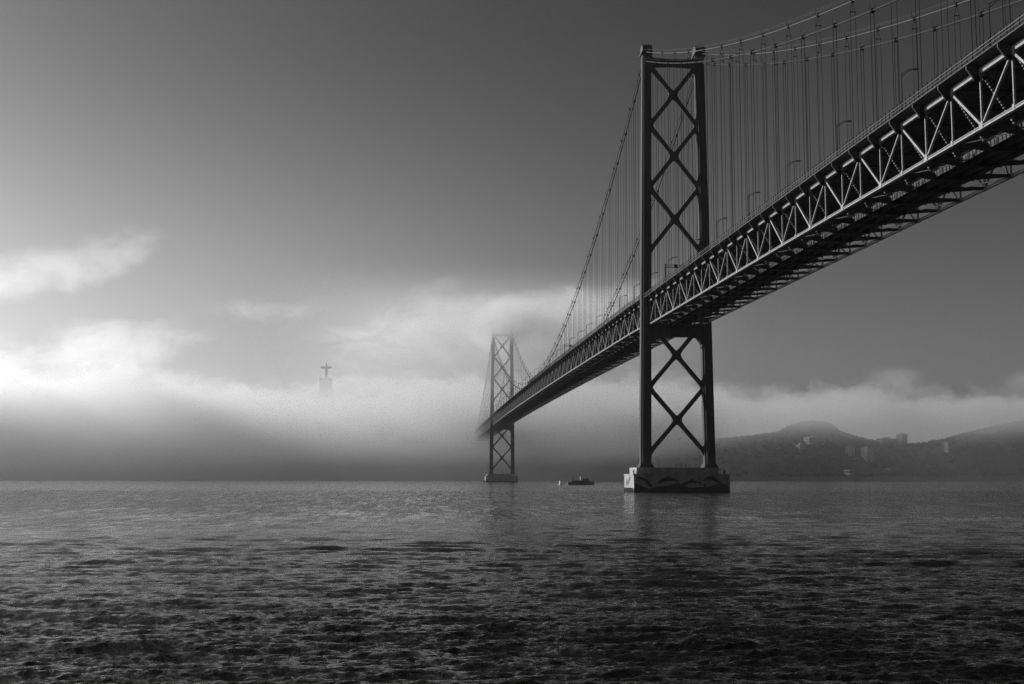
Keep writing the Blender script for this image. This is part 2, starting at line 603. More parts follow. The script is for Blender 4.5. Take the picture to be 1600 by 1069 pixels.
# monument on the far bank
def build_statue():
    x, y = at(508.8, 2270)
    e = empty('statue', (x, y, 100), R(-YAW))
    tag(e, 'robed statue with outstretched arms on a tall arched pedestal above the fog', 'statue')
    p = MB()      # pedestal: four tapering legs meeting under a slab
    H0, H1 = 0, 89
    for sx_ in (-1, 1):
        for sy_ in (-1, 1):
            def ring(z, o, i):
                return [(sx_ * i, sy_ * i, z), (sx_ * o, sy_ * i, z), (sx_ * o, sy_ * o, z), (sx_ * i, sy_ * o, z)]
            prof = [(0, 13, 6.2), (40, 11.8, 4.0), (65, 11, 2.2), (78, 10.6, 1.1), (84, 10.5, .15)]
            vs, fs = [], []
            for z, o, i in prof:
                vs += ring(z, o, i)
            for k in range(len(prof) - 1):
                for j in range(4):
                    fs.append((k * 4 + j, k * 4 + (j + 1) % 4, k * 4 + 4 + (j + 1) % 4, k * 4 + 4 + j))
            fs += [(0, 3, 2, 1), tuple(range(len(vs) - 4, len(vs)))]
            p.add(vs, fs)
    p.box(-10.9, 10.9, -10.9, 10.9, 84, 88)
    p.box(-9.6, 9.6, -9.6, 9.6, 88, 89.3)
    p.build('pedestal', STONE, e)
    # robed figure
    f = MB()
    f.lathe([(3.3, 89.3), (2.9, 91), (2.6, 97), (2.45, 103), (2.6, 107), (3.0, 110), (2.9, 111.5), (1.5, 113), (.9, 113.6), (1.0, 114.1),
             (1.45, 114.9), (1.6, 116), (1.35, 117.2), (.7, 117.9), (.15, 118.1)], 0, 0, 14, 1, .8)
    # sleeves hanging from the arms
    for s_ in (-1, 1):
        arm = [(s_ * 1.5, 112.2), (s_ * 6, 111.4), (s_ * 10.5, 110.7), (s_ * 12.6, 110.6), (s_ * 13.2, 110.2), (s_ * 12.6, 109.7),
               (s_ * 10.6, 109.4), (s_ * 9.6, 107.6), (s_ * 6.5, 106.8), (s_ * 1.5, 107.5)]
        if s_ < 0:
            arm = arm[::-1]
        f.prism(arm, -.9, .9)
    f.build('figure', STONE, e, smooth=False)


build_statue()

# ------------------------------------------------------------------ the bridge
L_MAIN = 1012.88
PAN_S = 11.51
PAN_M = (L_MAIN - 4.8) / 88
W2 = 11.3        # truss plane
CV = 12.1        # cable plane
HT = 9.94        # truss depth


def z_low(u):
    if u < 0:
        return 69.73 + .009234 * u - 5e-6 * u * u
    if u <= L_MAIN:
        return 70.63 + .00848 * u - 8e-6 * u * u - .5 * max(0, 1 - u / 40)
    w = u - L_MAIN
    return 71.0 - .0092 * w - 5e-6 * w * w


def cab_low(u):
    if u < 0:
        return 184 + .383 * u + .0003 * u * u
    if u <= L_MAIN:
        return 82.5 + 101.5 * ((u - L_MAIN / 2) / (L_MAIN / 2)) ** 2
    w = u - L_MAIN
    return 184 - .383 * w + .0003 * w * w


def cab_up(u):
    return cab_low(u) + 4.1


bridge = empty('suspension_bridge', (0, 0, 0))
tag(bridge, 'long steel suspension bridge with two cross-braced towers and truss deck', 'bridge')

spans = [[-2.4 - PAN_S * j for j in range(42)], [2.4 + PAN_M * j for j in range(89)], [L_MAIN + 2.4 + PAN_S * j for j in range(42)]]


def leg_x(z):
    return (27.26 - 4.41 * z / 190.5) / 2


def build_tower(u0):
    """one tower: legs, portal strut, five braces, strut under the deck"""
    tw = empty('tower', (0, 0, 0), 0, bridge)
    root = MB()
    xi = leg_x(183) - 1.8
    root.prism([(-xi - .3, 186.0), (-xi - .3, 180.2), (-xi + 1.6, 181.8), (0, 182.2), (xi - 1.6, 181.8), (xi + .3, 180.2), (xi + .3, 186.0), (xi - 1.2, 184.9), (0, 184.5), (-xi + 1.2, 184.9)],
               u0 - 1.9, u0 + 1.9)
    root.build('portal_strut', STEEL_SHADED, tw)
    root = MB()
    xi = leg_x(66) - 1.8
    root.prism([(-xi - .3, 69.6), (-xi - .3, 60.5), (-xi + 2.2, 64.2), (-xi + 4, 64.6), (xi - 4, 64.6), (xi - 2.2, 64.2), (xi + .3, 60.5), (xi + .3, 69.6)], u0 - 1.9, u0 + 1.9)
    root.box(-9.8, 9.8, u0 - 1.2, u0 + 1.2, 67.2, 68.8)
    root.build('deck_strut', STEEL_SHADED, tw)
    for s in (-1, 1):
        lg = MB()
        zb, zt = 10.0, 187.5

        def section(z, wx, wy):
            c = s * leg_x(z)
            return [(c - wx / 2, u0 - wy / 2, z), (c + wx / 2, u0 - wy / 2, z), (c + wx / 2, u0 + wy / 2, z), (c - wx / 2, u0 + wy / 2, z)]
        # cruciform: a broad box and a deeper narrow box let into each other
        for (w0, d0, w1, d1) in ((4.5, 3.5, 3.9, 3.1), (3.1, 5.3, 2.7, 4.6)):
            vs = section(zb, w0, d0) + section(zt - (0 if w0 > 4 else .03), w1, d1)
            lg.add(vs, [(3, 2, 1, 0), (4, 5, 6, 7), (0, 1, 5, 4), (1, 2, 6, 5), (2, 3, 7, 6), (3, 0, 4, 7)])
        for z in np.arange(zb + 9, zt - 4, 9.1):       # splice plates
            c = s * leg_x(z)
            k = 1 - .13 * z / 190
            lg.box(c - 2.28 * k, c + 2.28 * k, u0 - 1.78 * k, u0 + 1.78 * k, z, z + .5)
            lg.box(c - 1.6 * k, c + 1.6 * k, u0 - 2.69 * k, u0 + 2.69 * k, z + .04, z + .46)
        c = s * leg_x(zb)
        lg.box(c - 3.0, c + 3.0, u0 - 3.4, u0 + 3.4, 9.9, 10.5)     # base plate
        lg.box(c - 2.6, c + 2.6, u0 - 3.0, u0 + 3.0, 10.5, 11.4)
        lg.build('leg', STEEL_SHADED, tw)
        # saddle housing on the leg top
        hd = MB()
        c = s * leg_x(187)
        hd.prism_x([(u0 - 3.0, 187.5), (u0 + 3.0, 187.5), (u0 + 3.1, 189.0), (u0 + 1.9, 190.6), (u0 - 1.9, 190.6), (u0 - 3.1, 189.0)], c - 2.1, c + 2.1)
        hd.box(c - 2.6, c + 2.6, u0 - 3.3, u0 + 3.3, 186.6, 187.2)
        for px_, py_ in ((-1.7, -1.6), (1.6, -1.5), (0, 1.5), (-1.2, 1.6), (1.8, 1.2)):
            hd.tube([(c + px_, u0 + py_, 190.5), (c + px_, u0 + py_, 191.9)], .07, 5)
        for z in (191.1, 191.7):
            hd.beam((c - 2, u0 - 1.8, z), (c + 2, u0 - 1.8, z), .06, .06)
            hd.beam((c - 2, u0 + 1.8, z), (c + 2, u0 + 1.8, z), .06, .06)
        hd.tube([(c - .6, u0, 190.5), (c - .6, u0, 193.1)], .08, 5)
        hd.build('saddle_housing', STEEL_SHADED, tw)
    # X braces, each with a rounded centre gusset and corner gussets
    for zc, z0, z1 in ((169.24, 155.6, 182.6), (142.18, 128.6, 155.6), (114.57, 101.0, 128.6), (56.92, 43.3, 70.4), (29.34, 15.8, 43.3)):
        br = MB()
        xt, xb = leg_x(z1) - 1.75, leg_x(z0) - 1.9
        zc_ = (z1 * xb + z0 * xt) / (xb + xt)
        top = z1 if z1 < 180 else z1 - .4
        th = .85
        for s in (-1, 1):
            br.beam((s * (xt + .35), u0, top), (-s * (xb + .35), u0, z0), 1.5 if s > 0 else 1.497, 1.75 if s > 0 else 1.748, up=(0, 0, 1))

        def gus(cx, cz, arms, rr, yy):
            """concave star plate joining the bars"""
            pts = []
            n = len(arms)
            for a in range(n):
                a0, a1 = arms[a], arms[(a + 1) % n]
                if a1 < a0:
                    a1 += 360
                pts.append((cx + rr * math.cos(R(a0)) - .86 * math.sin(R(a0)), cz + rr * math.sin(R(a0)) + .86 * math.cos(R(a0))))
                mid = (a0 + a1) / 2
                k = rr * .52
                for q in (-.28, 0, .28):
                    aa = mid + q * (a1 - a0) * .6
                    kk = k * (1 + abs(q) * .5)
                    pts.append((cx + kk * math.cos(R(aa)), cz + kk * math.sin(R(aa))))
                pts.append((cx + rr * math.cos(R(a1)) + .86 * math.sin(R(a1)), cz + rr * math.sin(R(a1)) - .86 * math.cos(R(a1))))
            br.prism(pts, u0 - yy, u0 + yy)
        ang = math.degrees(math.atan2(z1 - z0, xt + xb))
        gus(0, zc_, [ang, 180 - ang, 180 + ang, 360 - ang], 3.6, .79)
        # corner gussets at the legs
        for s in (-1, 1):
            for zz, xx, d in ((top, xt, -1), (z0, xb, 1)):
                e = 3.3
                ca, sa = math.cos(R(ang)), math.sin(R(ang))
                # edge of the bar on the side away from the brace centre and the leg face
                p = [(s * (xx + .4), zz - d * 1.9)]
                p += [(s * (xx - .15), zz - d * 1.4), (s * (xx - .75), zz - d * .55)]
                p += [(s * (xx - e * ca), zz + d * (e * sa) - d * .95)]
                p += [(s * (xx - e * ca + .3), zz + d * (e * sa) + d * .95)]
                p += [(s * (xx - .75), zz + d * 2.75), (s * (xx - .15), zz + d * 3.8), (s * (xx + .4), zz + d * 4.6)]
                if (s > 0) == (d > 0):
                    p = p[::-1]
                br.prism(p, u0 - .78 - .004 * (s > 0), u0 + .78 + .004 * (s > 0))
        br.build('cross_brace', STEEL_SHADED, tw)
    return tw


build_tower(0.0)
build_tower(L_MAIN)

# cables (four, each anchorage to anchorage) -------------------------------------------------
for s in (-1, 1):
    for up in (0, 1):
        us = list(np.linspace(-483, 0, 90)) + list(np.linspace(0, L_MAIN, 170))[1:] + list(np.linspace(L_MAIN, L_MAIN + 483, 80))[1:]
        fn = cab_up if up else cab_low
        m = MB()
        m.tube([(s * CV, u, fn(u)) for u in us], .23 if not up else .14, 8)
        for h_, dx in ((1.25, -.55), (1.25, .55)):     # hand ropes
            m.tube([(s * CV + dx, u, fn(u) + h_) for u in us], .03, 4)
        m.build('main_cable', CABLE_NEW if up else CABLE, bridge, smooth=True)

# hangers ------------------------------------------------------------------------------------
cands = []
for sp in spans:
    for j, u in enumerate(sp):
        if j == 0 or abs(u) < 5 or j == len(sp) - 1:
            continue
        for s in (-1, 1):
            up = j % 2
            zt = cab_up(u) if up else cab_low(u)
            zb = z_low(u) + HT
            if zt - zb < 1.5:
                continue
            d = math.hypot(u - CAM[1], s * CV - CAM[0])
            cands.append(((zt - zb) / d, u, s, up, zt, zb))
cands.sort(key=lambda c: -c[0])


def hanger(m, u, s, up, zt, zb):
    x = s * CV
    if up:
        # new cable: ropes spread from a clamp to a cross bar and pass either side of the old cable
        o = .62
        zz = zt - 2.6
        m.box(x - .3, x + .3, u - .42, u + .42, zt - .35, zt + .35)
        if zz > zb:
            m.beam((x, u, zt - .2), (x - o, u, zz), .09, .09)
            m.beam((x, u, zt - .2), (x + o, u, zz), .09, .09)
            m.beam((x - o - .1, u, zz), (x + o + .1, u, zz), .16, .2)
            for q in (-1, 1):
                m.tube([(x + q * o, u + q * .05, zz), (x + q * o, u + q * .05, zb - 1.2)], .06, 5, cap=False)
    else:
        o = .34
        m.box(x - .42, x + .42, u - .5, u + .5, zt - .45, zt + .42)
        for q in (-1, 1):
            m.tube([(x - .1 + q * o, u - .12 * q, zt), (x - .1 + q * o, u - .12 * q, zb - 1.2)], .08, 5, cap=False)
    # post for the hand ropes
    m.beam((x - .55, u, zt), (x - .55, u, zt + 1.7), .09, .09)
    m.beam((x + .55, u, zt), (x + .55, u, zt + 1.3), .07, .07)
    # socket at the deck
    m.box(x - .55, x + .55, u - .25, u + .25, zb - 1.7, zb - .9)


for c in cands[:100]:
    m = MB()
    hanger(m, *c[1:])
    m.build('hanger', ROPE, bridge, recalc=False)
m = MB()
for c in cands[100:]:
    hanger(m, *c[1:])
tag(m.build('distant_hangers', ROPE, bridge, recalc=False), kind='stuff')

# trusses ------------------------------------------------------------------------------------
for s in (-1, 1):
    web, up_, lo_ = MB(), MB(), MB()
    for sp in spans:
        for j, u in enumerate(sp):
            zl = z_low(u)
            zu = zl + HT
            x = s * W2
            web.box(x - .2, x + .2, u - .15, u + .15, zl + .36, zu - .4)     # vertical
            if j < len(sp) - 1:
                u2 = sp[j + 1]
                zl2 = z_low(u2)
                up_.beam((x, u, zu), (x, u2, zl2 + HT), .62, .86)
                lo_.beam((x, u, zl), (x, u2, zl2), .36, .56)
                for fz in (-.25, .25):
                    lo_.beam((x, u, zl + fz), (x, u2, zl2 + fz), .66, .13)
                if j % 2:
                    web.beam((x, u, zu - .3), (x, u2, zl2 + .3), .46, .46)
                else:
                    web.beam((x, u, zl + .3), (x, u2, zl2 + HT - .3), .46, .30)
            # gusset plates
            if j % 2:
                up_.box(x - .36, x + .36, u - 1.1, u + 1.1, zu - 1.1, zu + .44)
                lo_.box(x - .35, x + .35, u - .35, u + .35, zl - .36, zl + .7)
            else:
                up_.box(x - .36, x + .36, u - .55, u + .55, zu - .8, zu + .44)
                lo_.box(x - .35, x + .35, u - .7, u + .7, zl - .36, zl + .95)
        # walkway rail carried along the outside of the lower chord
    t = web.build('side_truss', STEEL_SUNLIT, bridge)
    up_.build('upper_chord', STEEL_SUNLIT, t)
    lo_.build('lower_chord', STEEL_SUNLIT, t)
    # slim service pipe under the lower chord
    for sp in spans:
        pass

# cross frames: floor beams, rail floor beam, sway bracing, outriggers -----------------------
frames = []
for sp in spans:
    for j, u in enumerate(sp):
        frames.append((abs(u + 290) if u < 0 else 290 + u, u, j))
frames = [f for f in frames]
frames.sort(key=lambda f: f[1] if f[1] > -320 else 5000 - f[1])


def laced(m, a, b, w, n):
    """laced member: a slim spine with batten plates"""
    a, b = Vector(a), Vector(b)
    m.beam(a, b, .10, .30)
    m.cur = 1  # battens take the lighter copy of the paint to look sunlit
    for k in range(n):
        p, q = a.lerp(b, (k + .2) / n), a.lerp(b, (k + .62) / n)
        m.beam(p, q, w, w)
    m.cur = 0


def cross_frame(m, u, j):
    zl = z_low(u)
    zu = zl + HT
    y0, y1 = u - .22, u + .22
    # road floor beam: a shallow truss right under the deck
    m.box(-W2 + .37, W2 - .37, u - .3, u + .3, zu + .12, zu + .62)
    m.box(-W2 + .37, W2 - .37, u - .2, u + .2, zu - 1.45, zu - 1.2)
    for k in range(8):
        xa, xb = -W2 + .6 + k * (2 * W2 - 1.2) / 8, -W2 + .6 + (k + 1) * (2 * W2 - 1.2) / 8
        if k % 2:
            m.beam((xa, u, zu - 1.2), (xb, u, zu + .12), .22, .22)
        else:
            m.beam((xa, u, zu + .12), (xb, u, zu - 1.2), .22, .22)
    # rail floor beam at the lower chord
    m.box(-W2 + .37, W2 - .37, u - .3, u + .3, zl + .12, zl + .42)
    for s, xr, dp in ((-1, 4.9, 1.15), (1, 3.55, .85)):      # tapering cantilever arms from the rail deck out to the truss
        poly = [(s * (W2 - .37), zl + .1), (s * (W2 - .37), zl - .15), (s * xr, zl - dp), (s * xr, zl + .1)]
        m.prism(poly if s > 0 else poly[::-1], u - .2, u + .2)
    m.box(-4.85, 3.5, u - .2, u + .2, zl - 1.1, zl + .1)
    # sway bracing, laced
    for s in (-1, 1):
        laced(m, (s * (W2 - .9), u, zu - 1.3), (s * 5.4, u, zl + .7), .40 if s < 0 else .2, 15)
    # outriggers carrying the deck edge
    for s in (-1, 1):
        xa, xb = s * (W2 + .37), s * 13.9
        poly = [(xa, zu - 1.6), (s * (W2 + 1.4), zu - 1.25), (xb, zu + .35), (xb, zu + .95), (xa, zu + .95)]
        if s < 0:
            poly = poly[::-1]
        m.prism(poly, u - .16, u + .16)


for f in frames[:100]:
    m = MB()
    cross_frame(m, f[1], f[2])
    m.build('cross_frame', [STEEL_SHADED, STEEL_SUNLIT], bridge, recalc=False)
m = MB()
for f in frames[100:]:
    cross_frame(m, f[1], f[2])
tag(m.build('distant_cross_frames', [STEEL_SHADED, STEEL_SUNLIT], bridge, recalc=False), kind='stuff')

# bottom lateral bracing
m = MB()
for sp in spans:
    for j in range(0, len(sp) - 1):
        a, b_ = sp[j], sp[j + 1]
        za, zb = z_low(a) - .28, z_low(b_) - .28
        for sd in (-1, 1):
            if j % 2:
                m.beam((sd * (W2 - .4), a, za), (sd * 4.2, b_, zb), .2, .2)
            else:
                m.beam((sd * 4.2, a, za), (sd * (W2 - .4), b_, zb), .2, .2)
tag(m.build('lateral_bracing', STEEL_SHADED, bridge, recalc=False), kind='stuff')

# road deck, rail deck
m, rl, gd = MB(), MB(), MB()
for sp in spans:
    for j in range(len(sp) - 1):
        a, b_ = sp[j], sp[j + 1]
        for xx0, xx1, t0, t1 in ((-13.9, 13.9, 1.08, 1.3),):
            za, zb = z_low(a) + HT, z_low(b_) + HT
            m.add([(xx0, a, za + t0), (xx1, a, za + t0), (xx1, a, za + t1), (xx0, a, za + t1), (xx0, b_, zb + t0), (xx1, b_, zb + t0), (xx1, b_, zb + t1), (xx0, b_, zb + t1)],
                  [(0, 1, 2, 3), (7, 6, 5, 4), (0, 4, 5, 1), (1, 5, 6, 2), (2, 6, 7, 3), (3, 7, 4, 0)])
        for x in (-10, -7.5, -5, -2.5, 0, 2.5, 5, 7.5, 10):
            m.beam((x, a, za + .81), (x, b_, zb + .81), .25, .36)
        # kerb beams on top
        for x in (-10.4, 10.4):
            m.beam((x, a, za + 1.42), (x, b_, zb + 1.42), .3, .24)
        za, zb = z_low(a), z_low(b_)
        rl.add([(-4.6, a, za + .45), (3.3, a, za + .45), (3.3, a, za + .75), (-4.6, a, za + .75), (-4.6, b_, zb + .45), (3.3, b_, zb + .45), (3.3, b_, zb + .75), (-4.6, b_, zb + .75)],
               [(0, 1, 2, 3), (7, 6, 5, 4), (0, 4, 5, 1), (1, 5, 6, 2), (2, 6, 7, 3), (3, 7, 4, 0)])
        for x in (-3.8, -2.3, 1.0, 2.5):
            rl.beam((x, a, za + .86), (x, b_, zb + .86), .12, .2)
        for x in (-4.78, -2, .8, 3.4):
            gd.beam((x, a + .32, za - .1), (x, b_ - .32, zb - .1), .24, 1.2)
        for k in range(1, 8):       # web stiffeners
            u = a + (b_ - a) * k / 8
            gd.box(-5.05, -4.9, u - .07, u + .07, z_low(u) - .65, z_low(u) + .45)
        # walkway inside the near truss
        for s in (-1,):
            rl.beam((s * 9.2, a, za + .5), (s * 9.2, b_, zb + .5), .9, .1)
            rl.beam((s * 8.7, a, za + 1.5), (s * 8.7, b_, zb + 1.5), .06, .06)
for u0 in (0, L_MAIN):
    z = z_low(u0) + HT
    m.box(-9.7, 9.7, u0 - 2.39, u0 + 2.39, z + 1.01, z + 1.29)
road = m.build('road_deck', ROADM, bridge, recalc=False)
rail = rl.build('rail_deck', ROADM, bridge, recalc=False)
gd.build('girder', STEEL_SHADED, rail, recalc=False)

# railings
for s in (-1, 1):
    r1 = MB()
    r2 = MB()
    x = s * 13.82
    for sp in spans:
        lo, hi = min(sp), max(sp)
        n = int((hi - lo) / 2.05)
        for k in range(n + 1):
            u = lo + (hi - lo) * k / n
            if k % 1 == 0 and (u < 520):
                z = z_low(u) + HT + 1.3
                r2.box(x - .09, x + .09, u - .09, u + .09, z, z + 1.9)
        for j in range(len(sp) - 1):
            a, b_ = sp[j], sp[j + 1]
            for h_, t_ in ((.62, .07), (1.22, .1)):
                r1.beam((x - s * -.09, a, z_low(a) + HT + 1.3 + h_), (x - s * -.09, b_, z_low(b_) + HT + 1.3 + h_), t_, t_)
    rr_ = r1.build('railing', RAILM, bridge, recalc=False)
    tag(r2.build('railing_posts', LAMPM, rr_, recalc=False), kind='stuff')


# ------------------------------------------------------------------ things on the bridge
def make_lamp():
    e = empty('street_lamp')
    m = MB()
    m.tube([(0, 0, 0), (0, 0, 4), (0, 0, 7.9)], [.15, .12, .09], 6)
    m.box(-.25, .25, -.25, .25, 0, .3)
    m.build('pole', LAMPM, e)
    m = MB()
    m.tube([(0, 0, 7.0), (.8, 0, 7.75), (1.7, 0, 8.4), (2.7, 0, 8.72)], .06, 5)
    m.tube([(0, 0, 7.6), (.8, 0, 8.2), (1.8, 0, 8.72), (2.8, 0, 8.86)], .06, 5)
    m.build('arm', LAMPM, e)
    m = MB()
    m.prism([(2.5, 8.55), (3.3, 8.6), (3.6, 8.72), (3.4, 8.86), (2.5, 8.84)], -.18, .18)
    m.build('lamp_head', LAMPM, e)
    return e


lamp0 = make_lamp()
lamp_us = [-310 + 37.1 * k for k in range(9)] + [23 + 37.1 * k for k in range(26)]
for i, u in enumerate(lamp_us):
    o = lamp0 if i == 0 else copy_tree(lamp0)
    o.location = (-13.45, u, z_low(u) + HT + 1.3)
    n = len([q for q in lamp_us if q < 0])
    if u < 0:
        names = ['first', 'second', 'third', 'fourth', 'fifth', 'sixth', 'seventh', 'eighth', 'ninth']
        lab = f'curved-arm street lamp on the near deck edge, {names[i]} from the right edge of the photo'
    else:
        lab = 'small distant curved-arm street lamp on the deck edge between the two towers'
    tag(o, lab, 'street lamp', 'street lamps along the near edge of the bridge deck')


def gantry(u, label, w):
    e = empty('sign_gantry', (-13.3, u, z_low(u) + HT + 1.3))
    tag(e, label, 'sign gantry', 'sign gantries over the bridge roadway')
    m = MB()
    m.box(-.2, .2, -.2, .2, 0, 7.2)
    m.build('post', LAMPM, e)
    m = MB()
    m.beam((.2, 0, 6.9), (w, 0, 6.9), .16, .16)
    m.beam((.2, 0, 5.9), (w, 0, 5.9), .16, .16)
    k = 0
    while k < w - .8:
        m.beam((.2 + k, 0, 5.9), (.6 + k, 0, 6.9), .07, .07)
        m.beam((.6 + k, 0, 6.9), (1. + k, 0, 5.9), .07, .07)
        k += .8
    m.build('boom', LAMPM, e)
    m = MB()
    m.box(w * .42, w * .42 + 1.3, -.3, -.09, 5.7, 7.1)
    m.build('sign_panel', LAMPM, e)
    return e


gantry(-43.5, 'lattice sign gantry on the deck seen between the near tower legs', 8.2)
gantry(272, 'lattice sign gantry on the deck halfway between the towers', 7.5)


def truck(u, x, label, L=9., H=3.6):
    e = empty('truck', (x, u, z_low(u) + HT + 1.3))
    tag(e, label, 'truck', 'trucks crossing the bridge')
    m = MB()
    m.box(-1.25, 1.25, -L / 2, L / 2 - 2.4, .9, H)
    m.build('cargo_box', GREYP, e)
    m = MB()
    m.prism_x([(L / 2 - 2.3, .6), (L / 2, .6), (L / 2, 1.7), (L / 2 - .5, 2.7), (L / 2 - 2.3, 2.9)], -1.15, 1.15)
    m.build('cab', WHITE, e)
    for yy in (-L / 2 + 1.2, -L / 2 + 2.4, L / 2 - 1.1):
        for s in (-1, 1):
            m = MB()
            vs = [(s * 1.0 + dx, yy + .48 * math.cos(a), .48 + .48 * math.sin(a)) for dx in (-.15, .15) for a in [k * math.pi / 6 for k in range(12)]]
            m.add(vs, [tuple(range(12)), tuple(range(12, 24))] + [(k, (k + 1) % 12, 12 + (k + 1) % 12, 12 + k) for k in range(12)])
            m.build('wheel', HULL, e)
    return e


truck(196, -8.5, 'box truck on the deck beyond the near tower, under the cable')
truck(420, -8.5, 'smaller box truck farther along the deck, about midway between the towers', 7, 3.2)

# platforms slung on the cables
for x, u, fn, ln, lab in ((CV, -97, cab_low, 22, 'long dark maintenance platform clamped along the far old cable right of the near tower'),
                          (CV, -17, cab_up, 7, 'short dark cradle on the far upper cable beside the tower top'),
                          (CV, -17, cab_low, 7, 'short dark cradle on the far lower cable beside the tower top')):
    e = empty('work_platform', (x, u, fn(u)))
    tag(e, lab, 'work platform', 'work platforms on the cables')
    m = MB()
    p0, p1 = (0, -ln / 2, fn(u - ln / 2) - fn(u)), (0, ln / 2, fn(u + ln / 2) - fn(u))
    m.beam(Vector(p0) - Vector((0, 0, .55)), Vector(p1) - Vector((0, 0, .55)), 1.5, .12)
    m.build('floor', CABLE, e)
    m = MB()
    for s in (-1, 1):
        for h_ in (0, .45):
            m.beam(Vector(p0) + Vector((s * .75, 0, h_ - .1)), Vector(p1) + Vector((s * .75, 0, h_ - .1)), .07, .07)
        for k in range(int(ln / 1.5) + 1):
            f_ = k / int(ln / 1.5)
            p = Vector(p0).lerp(Vector(p1), f_)
            m.beam(p + Vector((s * .75, 0, -.55)), p + Vector((s * .75, 0, .4)), .06, .06)
    m.build('rail', CABLE, e)


# ------------------------------------------------------------------ piers
def pier(u0, label, mural):
    e = empty('bridge_pier', (0, u0, 0))
    tag(e, label, 'pier')
    cx = -1.0
    m = MB()
    m.box(cx - 19.7, cx + 19.7, -13, 9.5, -6, 6.9)
    m.build('lower_block', CONC, e)
    m = MB()
    m.box(cx - 20.0, cx + 20.0, -13.3, 9.8, 6.9, 7.25)      # coping
    m.build('coping', CONC, e)
    m = MB()
    m.box(cx - 17.9, cx + 16.0, -9.5, 7, 7.25, 9.9)
    m.build('upper_block', CONC, e)
    # small masts and boxes on the ledges
    m = MB()
    m.box(cx - 19.4, cx - 18.6, -8.5, -7.6, 7.25, 8.9)
    m.build('cabinet', WHITE, e)
    m = MB()
    m.tube([(17.2, -10, 7.25), (17.2, -10, 8.6), (17.2, -10, 9.4)], [.35, .3, .05], 6)
    m.build('fog_light', LAMPM, e)
    for px_ in (-1.6, .6, 2.4):
        m = MB()
        m.tube([(px_ - 1, -9, 9.9), (px_ - 1, -9, 11.3 + .3 * px_ * (px_ < 2))], .14, 5)
        m.build('bollard', LAMPM, e)
    # landing frame and fender at the lit end
    m = MB()
    xl = cx - 19.7
    for yy in (-12.2, -9.2, -6.2, -3.2, 0, 3.2, 6.2):
        m.box(xl - .7, xl - .4, yy - .15, yy + .15, -2, 1.7)
    for zz in (.5, 1.45):
        m.beam((xl - .55, -12.8, zz), (xl - .55, 7, zz), .16, .2)
    m.build('fender', LAMPM, e)
    if mural:
        dol = MB()
        yy0, yy1 = -13.06, -12.99

        def shape(pts, mm=dol, y0=yy0, y1=yy1):
            mm.prism(pts, y0, y1)
        # leaping dark shapes along the wall, and the dark swell beneath them
        def leap(x0, z0, L, Hh, flip=1):
            top, bot = [], []
            for k in range(13):
                f_ = k / 12
                th = Hh * (.08 + .85 * math.sin(math.pi * min(1, f_ * 1.12)) ** .8) * (1 - .55 * f_)
                zc = z0 + Hh * 1.15 * math.sin(math.pi * (.12 + .76 * f_))
                top.append((x0 + flip * L * f_, zc + th * .5))
                bot.append((x0 + flip * L * f_, zc - th * .5))
            pl = top + bot[::-1]
            shape(pl)
            fx, fz = top[5]
            shape([(fx - .8 * flip, fz - .2), (fx + .9 * flip, fz + .9), (fx + .75 * flip, fz - .25)], y0=yy0 - .01)
            tx, tz = x0 + flip * L, z0 + Hh * 1.15 * math.sin(math.pi * .88)
            shape([(tx - .3 * flip, tz + .1), (tx + 1.3 * flip, tz + .5), (tx + .9 * flip, tz - .1), (tx + 1.0 * flip, tz - .9), (tx - .2 * flip, tz - .2)], y0=yy0 - .012)
        leap(-11.5, 2.5, 11.0, 2.3)
        leap(-1.0, 2.3, 8.8, 1.6)
        leap(15.0, 2.6, -9.0, 2.6, flip=1)
        shape([(-19.4, 6.2), (-17.6, 5.9), (-15.2, 4.8), (-13.6, 3.2), (-13.0, 2.2), (-14.6, 2.1), (-15.3, 3.4), (-17, 4.7), (-19.4, 5.4)], y0=yy0 - .005)
        dol.build('mural_figures', PAINT_D, e)
        sea = MB()
        pts = [(-20.4, .2)]
        for k in range(41):
            x = -20.4 + k * 38.6 / 40
            pts.append((x, 2.5 + .8 * math.sin(k * .33 + 2.2) + .35 * math.sin(k * .71 + 1)))
        pts.append((18.2, .2))
        sea.prism(pts, -13.035, -12.99)
        sea.build('mural_sea', PAINT_M, e)
        # zigzag mark on the lit end wall
        z = MB()
        xw0, xw1 = xl - .05, xl + .01
        # (y, z); seen from outside, +y is to the left
        pl = [(5.6, 2.6), (3.6, 5.9), (1.2, 4.1), (-2.6, 6.1), (-5.6, 5.9), (-5.0, 4.6), (-3.4, 4.9), (-.6, 2.9), (1.2, 1.9), (2.8, 3.9), (4.2, 2.2)]
        z.prism_x(pl, xw0, xw1)
        z.build('painted_mark', PAINT_M, e)
    return e


pier(0, 'broad concrete pier of the near tower painted with dark leaping dolphins', True)
pier(L_MAIN, 'distant hazy concrete pier under the far tower', False)


